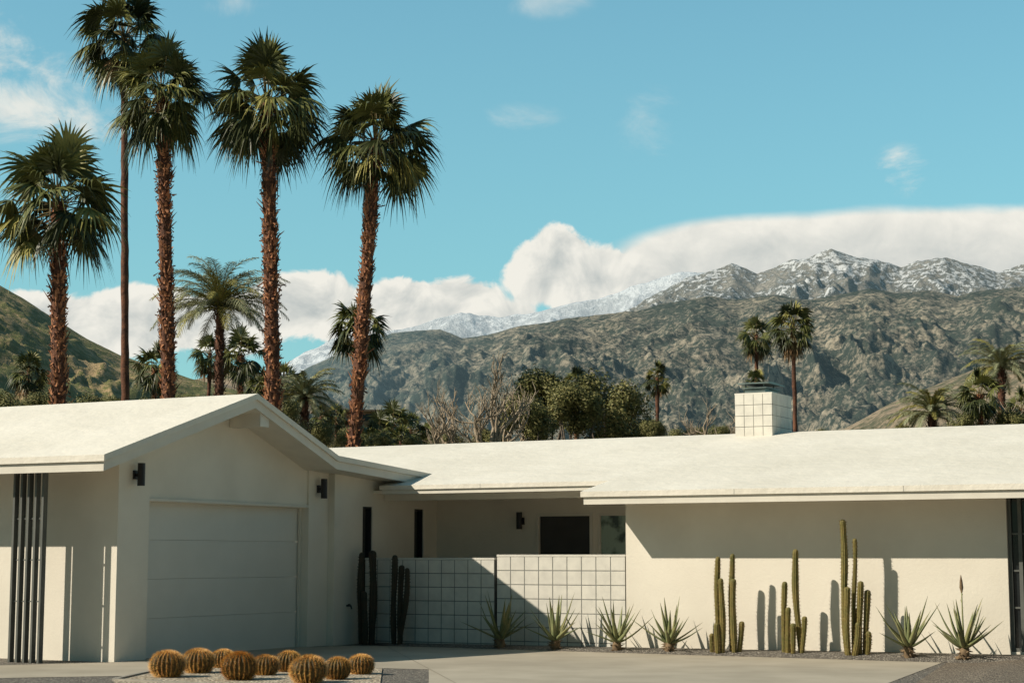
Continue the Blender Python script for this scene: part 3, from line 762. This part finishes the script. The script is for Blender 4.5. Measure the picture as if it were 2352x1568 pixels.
def vmath(op, a, b):
    n = nt.nodes.new('ShaderNodeVectorMath'); n.operation = op; nt.links.new(a, n.inputs[0])
    if b is not None:
        if isinstance(b, tuple): n.inputs[1].default_value = b
        else: nt.links.new(b, n.inputs[1])
    return n
def field(blobs):
    cur = None
    for u, v, ru, rv in blobs:
        dx, dz = ray(u, v)
        a = vmath('SUBTRACT', Pv, (dx, dz, 0)).outputs[0]
        b_ = vmath('MULTIPLY', a, (F/ru, F/rv, 0)).outputs[0]
        ln = vmath('LENGTH', b_, None).outputs['Value']
        f = math_n(nt, 'SUBTRACT', 1.0, ln)
        cur = f if cur is None else math_n(nt, 'SMOOTH_MAX', cur, f, .2)
    return cur
n1 = noise(nt, Pv, 30, 8, .58, .5)
off = vmath('ADD', Pv, (-.005,.008,0)).outputs[0]
n1b = noise(nt, off, 30, 4, .58, .5)
Pst = vmath('MULTIPLY', Pv, (1.0,1.8,1)).outputs[0]
n2 = noise(nt, Pst, 14, 7, .66, .6)
Psh = vmath('MULTIPLY', Pv, (.45,1.6,1)).outputs[0]
n3 = noise(nt, Psh, 12, 6, .5, .3)
billow = field([(1270,620,130,104),(1370,650,150,100),(1480,650,150,86),
   (700,700,160,86),(930,705,140,78),(1045,700,140,73),(1150,755,130,80),(820,735,150,74),(320,740,240,90),(130,740,170,80),(500,740,190,78)])
sheetf = field([(2060,600,700,138),(2480,590,520,128),(1740,600,340,114),(1580,615,190,88)])
cen = lambda n_, a_: math_n(nt, 'MULTIPLY', math_n(nt, 'SUBTRACT', n_, .5), a_)
da1 = mrange(nt, math_n(nt, 'ADD', billow, cen(n1, 1.2)), .02, .19, 0, 1, True)
da2 = mrange(nt, math_n(nt, 'ADD', math_n(nt, 'ADD', sheetf, cen(n3, .5)), cen(n1, .07)), -.02, .2, 0, 1, True)
da = math_n(nt, 'MAXIMUM', da1, da2)
dense = math_n(nt, 'MAXIMUM', billow, sheetf)
def softmask(f_, hi, amt):
    s_ = mrange(nt, math_n(nt, 'ADD', f_, math_n(nt, 'MULTIPLY', math_n(nt, 'SUBTRACT', n2, .53), 4.0)), .0, hi, 0, amt, True)
    return math_n(nt, 'MULTIPLY', s_, mrange(nt, f_, 0.0, .45, 0, 1, True))
sa = softmask(field([(-10,130,190,150),(70,240,300,150),(190,250,110,150),(2072,395,90,80)]), 1.3, .85)
sb = softmask(field([(530,5,110,50),(1255,0,140,60),(1500,280,110,110),(1200,270,130,50)]), 1.7, .38)
al = math_n(nt, 'MAXIMUM', da, math_n(nt, 'MAXIMUM', sa, sb))
al = math_n(nt, 'MULTIPLY', al, mrange(nt, sx.outputs[1], .1, .3))
emb = math_n(nt, 'MULTIPLY', math_n(nt, 'SUBTRACT', n1, n1b), mrange(nt, math_n(nt, 'SUBTRACT', sheetf, billow), -.1, .2, 2.3, .9))  # emboss paints light from the upper left into the cloud colour
inner = mrange(nt, dense, .22, .8, 0, .55)
sh = math_n(nt, 'SUBTRACT', math_n(nt, 'ADD', .93, emb), math_n(nt, 'MULTIPLY', inner, math_n(nt, 'MULTIPLY', n2, 1.5)), None, True)
cc = mixc(nt, sh, (.45,.50,.50), (.90,.88,.80))
bg2 = nt.nodes.new('ShaderNodeBackground'); bg2.inputs[1].default_value = .98; nt.links.new(cc, bg2.inputs[0])
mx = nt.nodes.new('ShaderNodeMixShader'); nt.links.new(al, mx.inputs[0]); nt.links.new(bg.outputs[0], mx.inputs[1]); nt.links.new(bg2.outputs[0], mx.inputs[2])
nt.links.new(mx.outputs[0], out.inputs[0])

cam = bpy.data.cameras.new('camera'); cam.sensor_width = 36; cam.lens = 36*F/2352; cam.clip_end = 40000; cam.clip_start = .1
co = bpy.data.objects.new('camera', cam); col.objects.link(co); co.location = (0,0,CH); co.rotation_euler = (math.pi/2+TH,0,0)
sc.camera = co
sc.view_settings.view_transform = 'Standard'; sc.view_settings.look = 'None'; sc.view_settings.exposure = 0
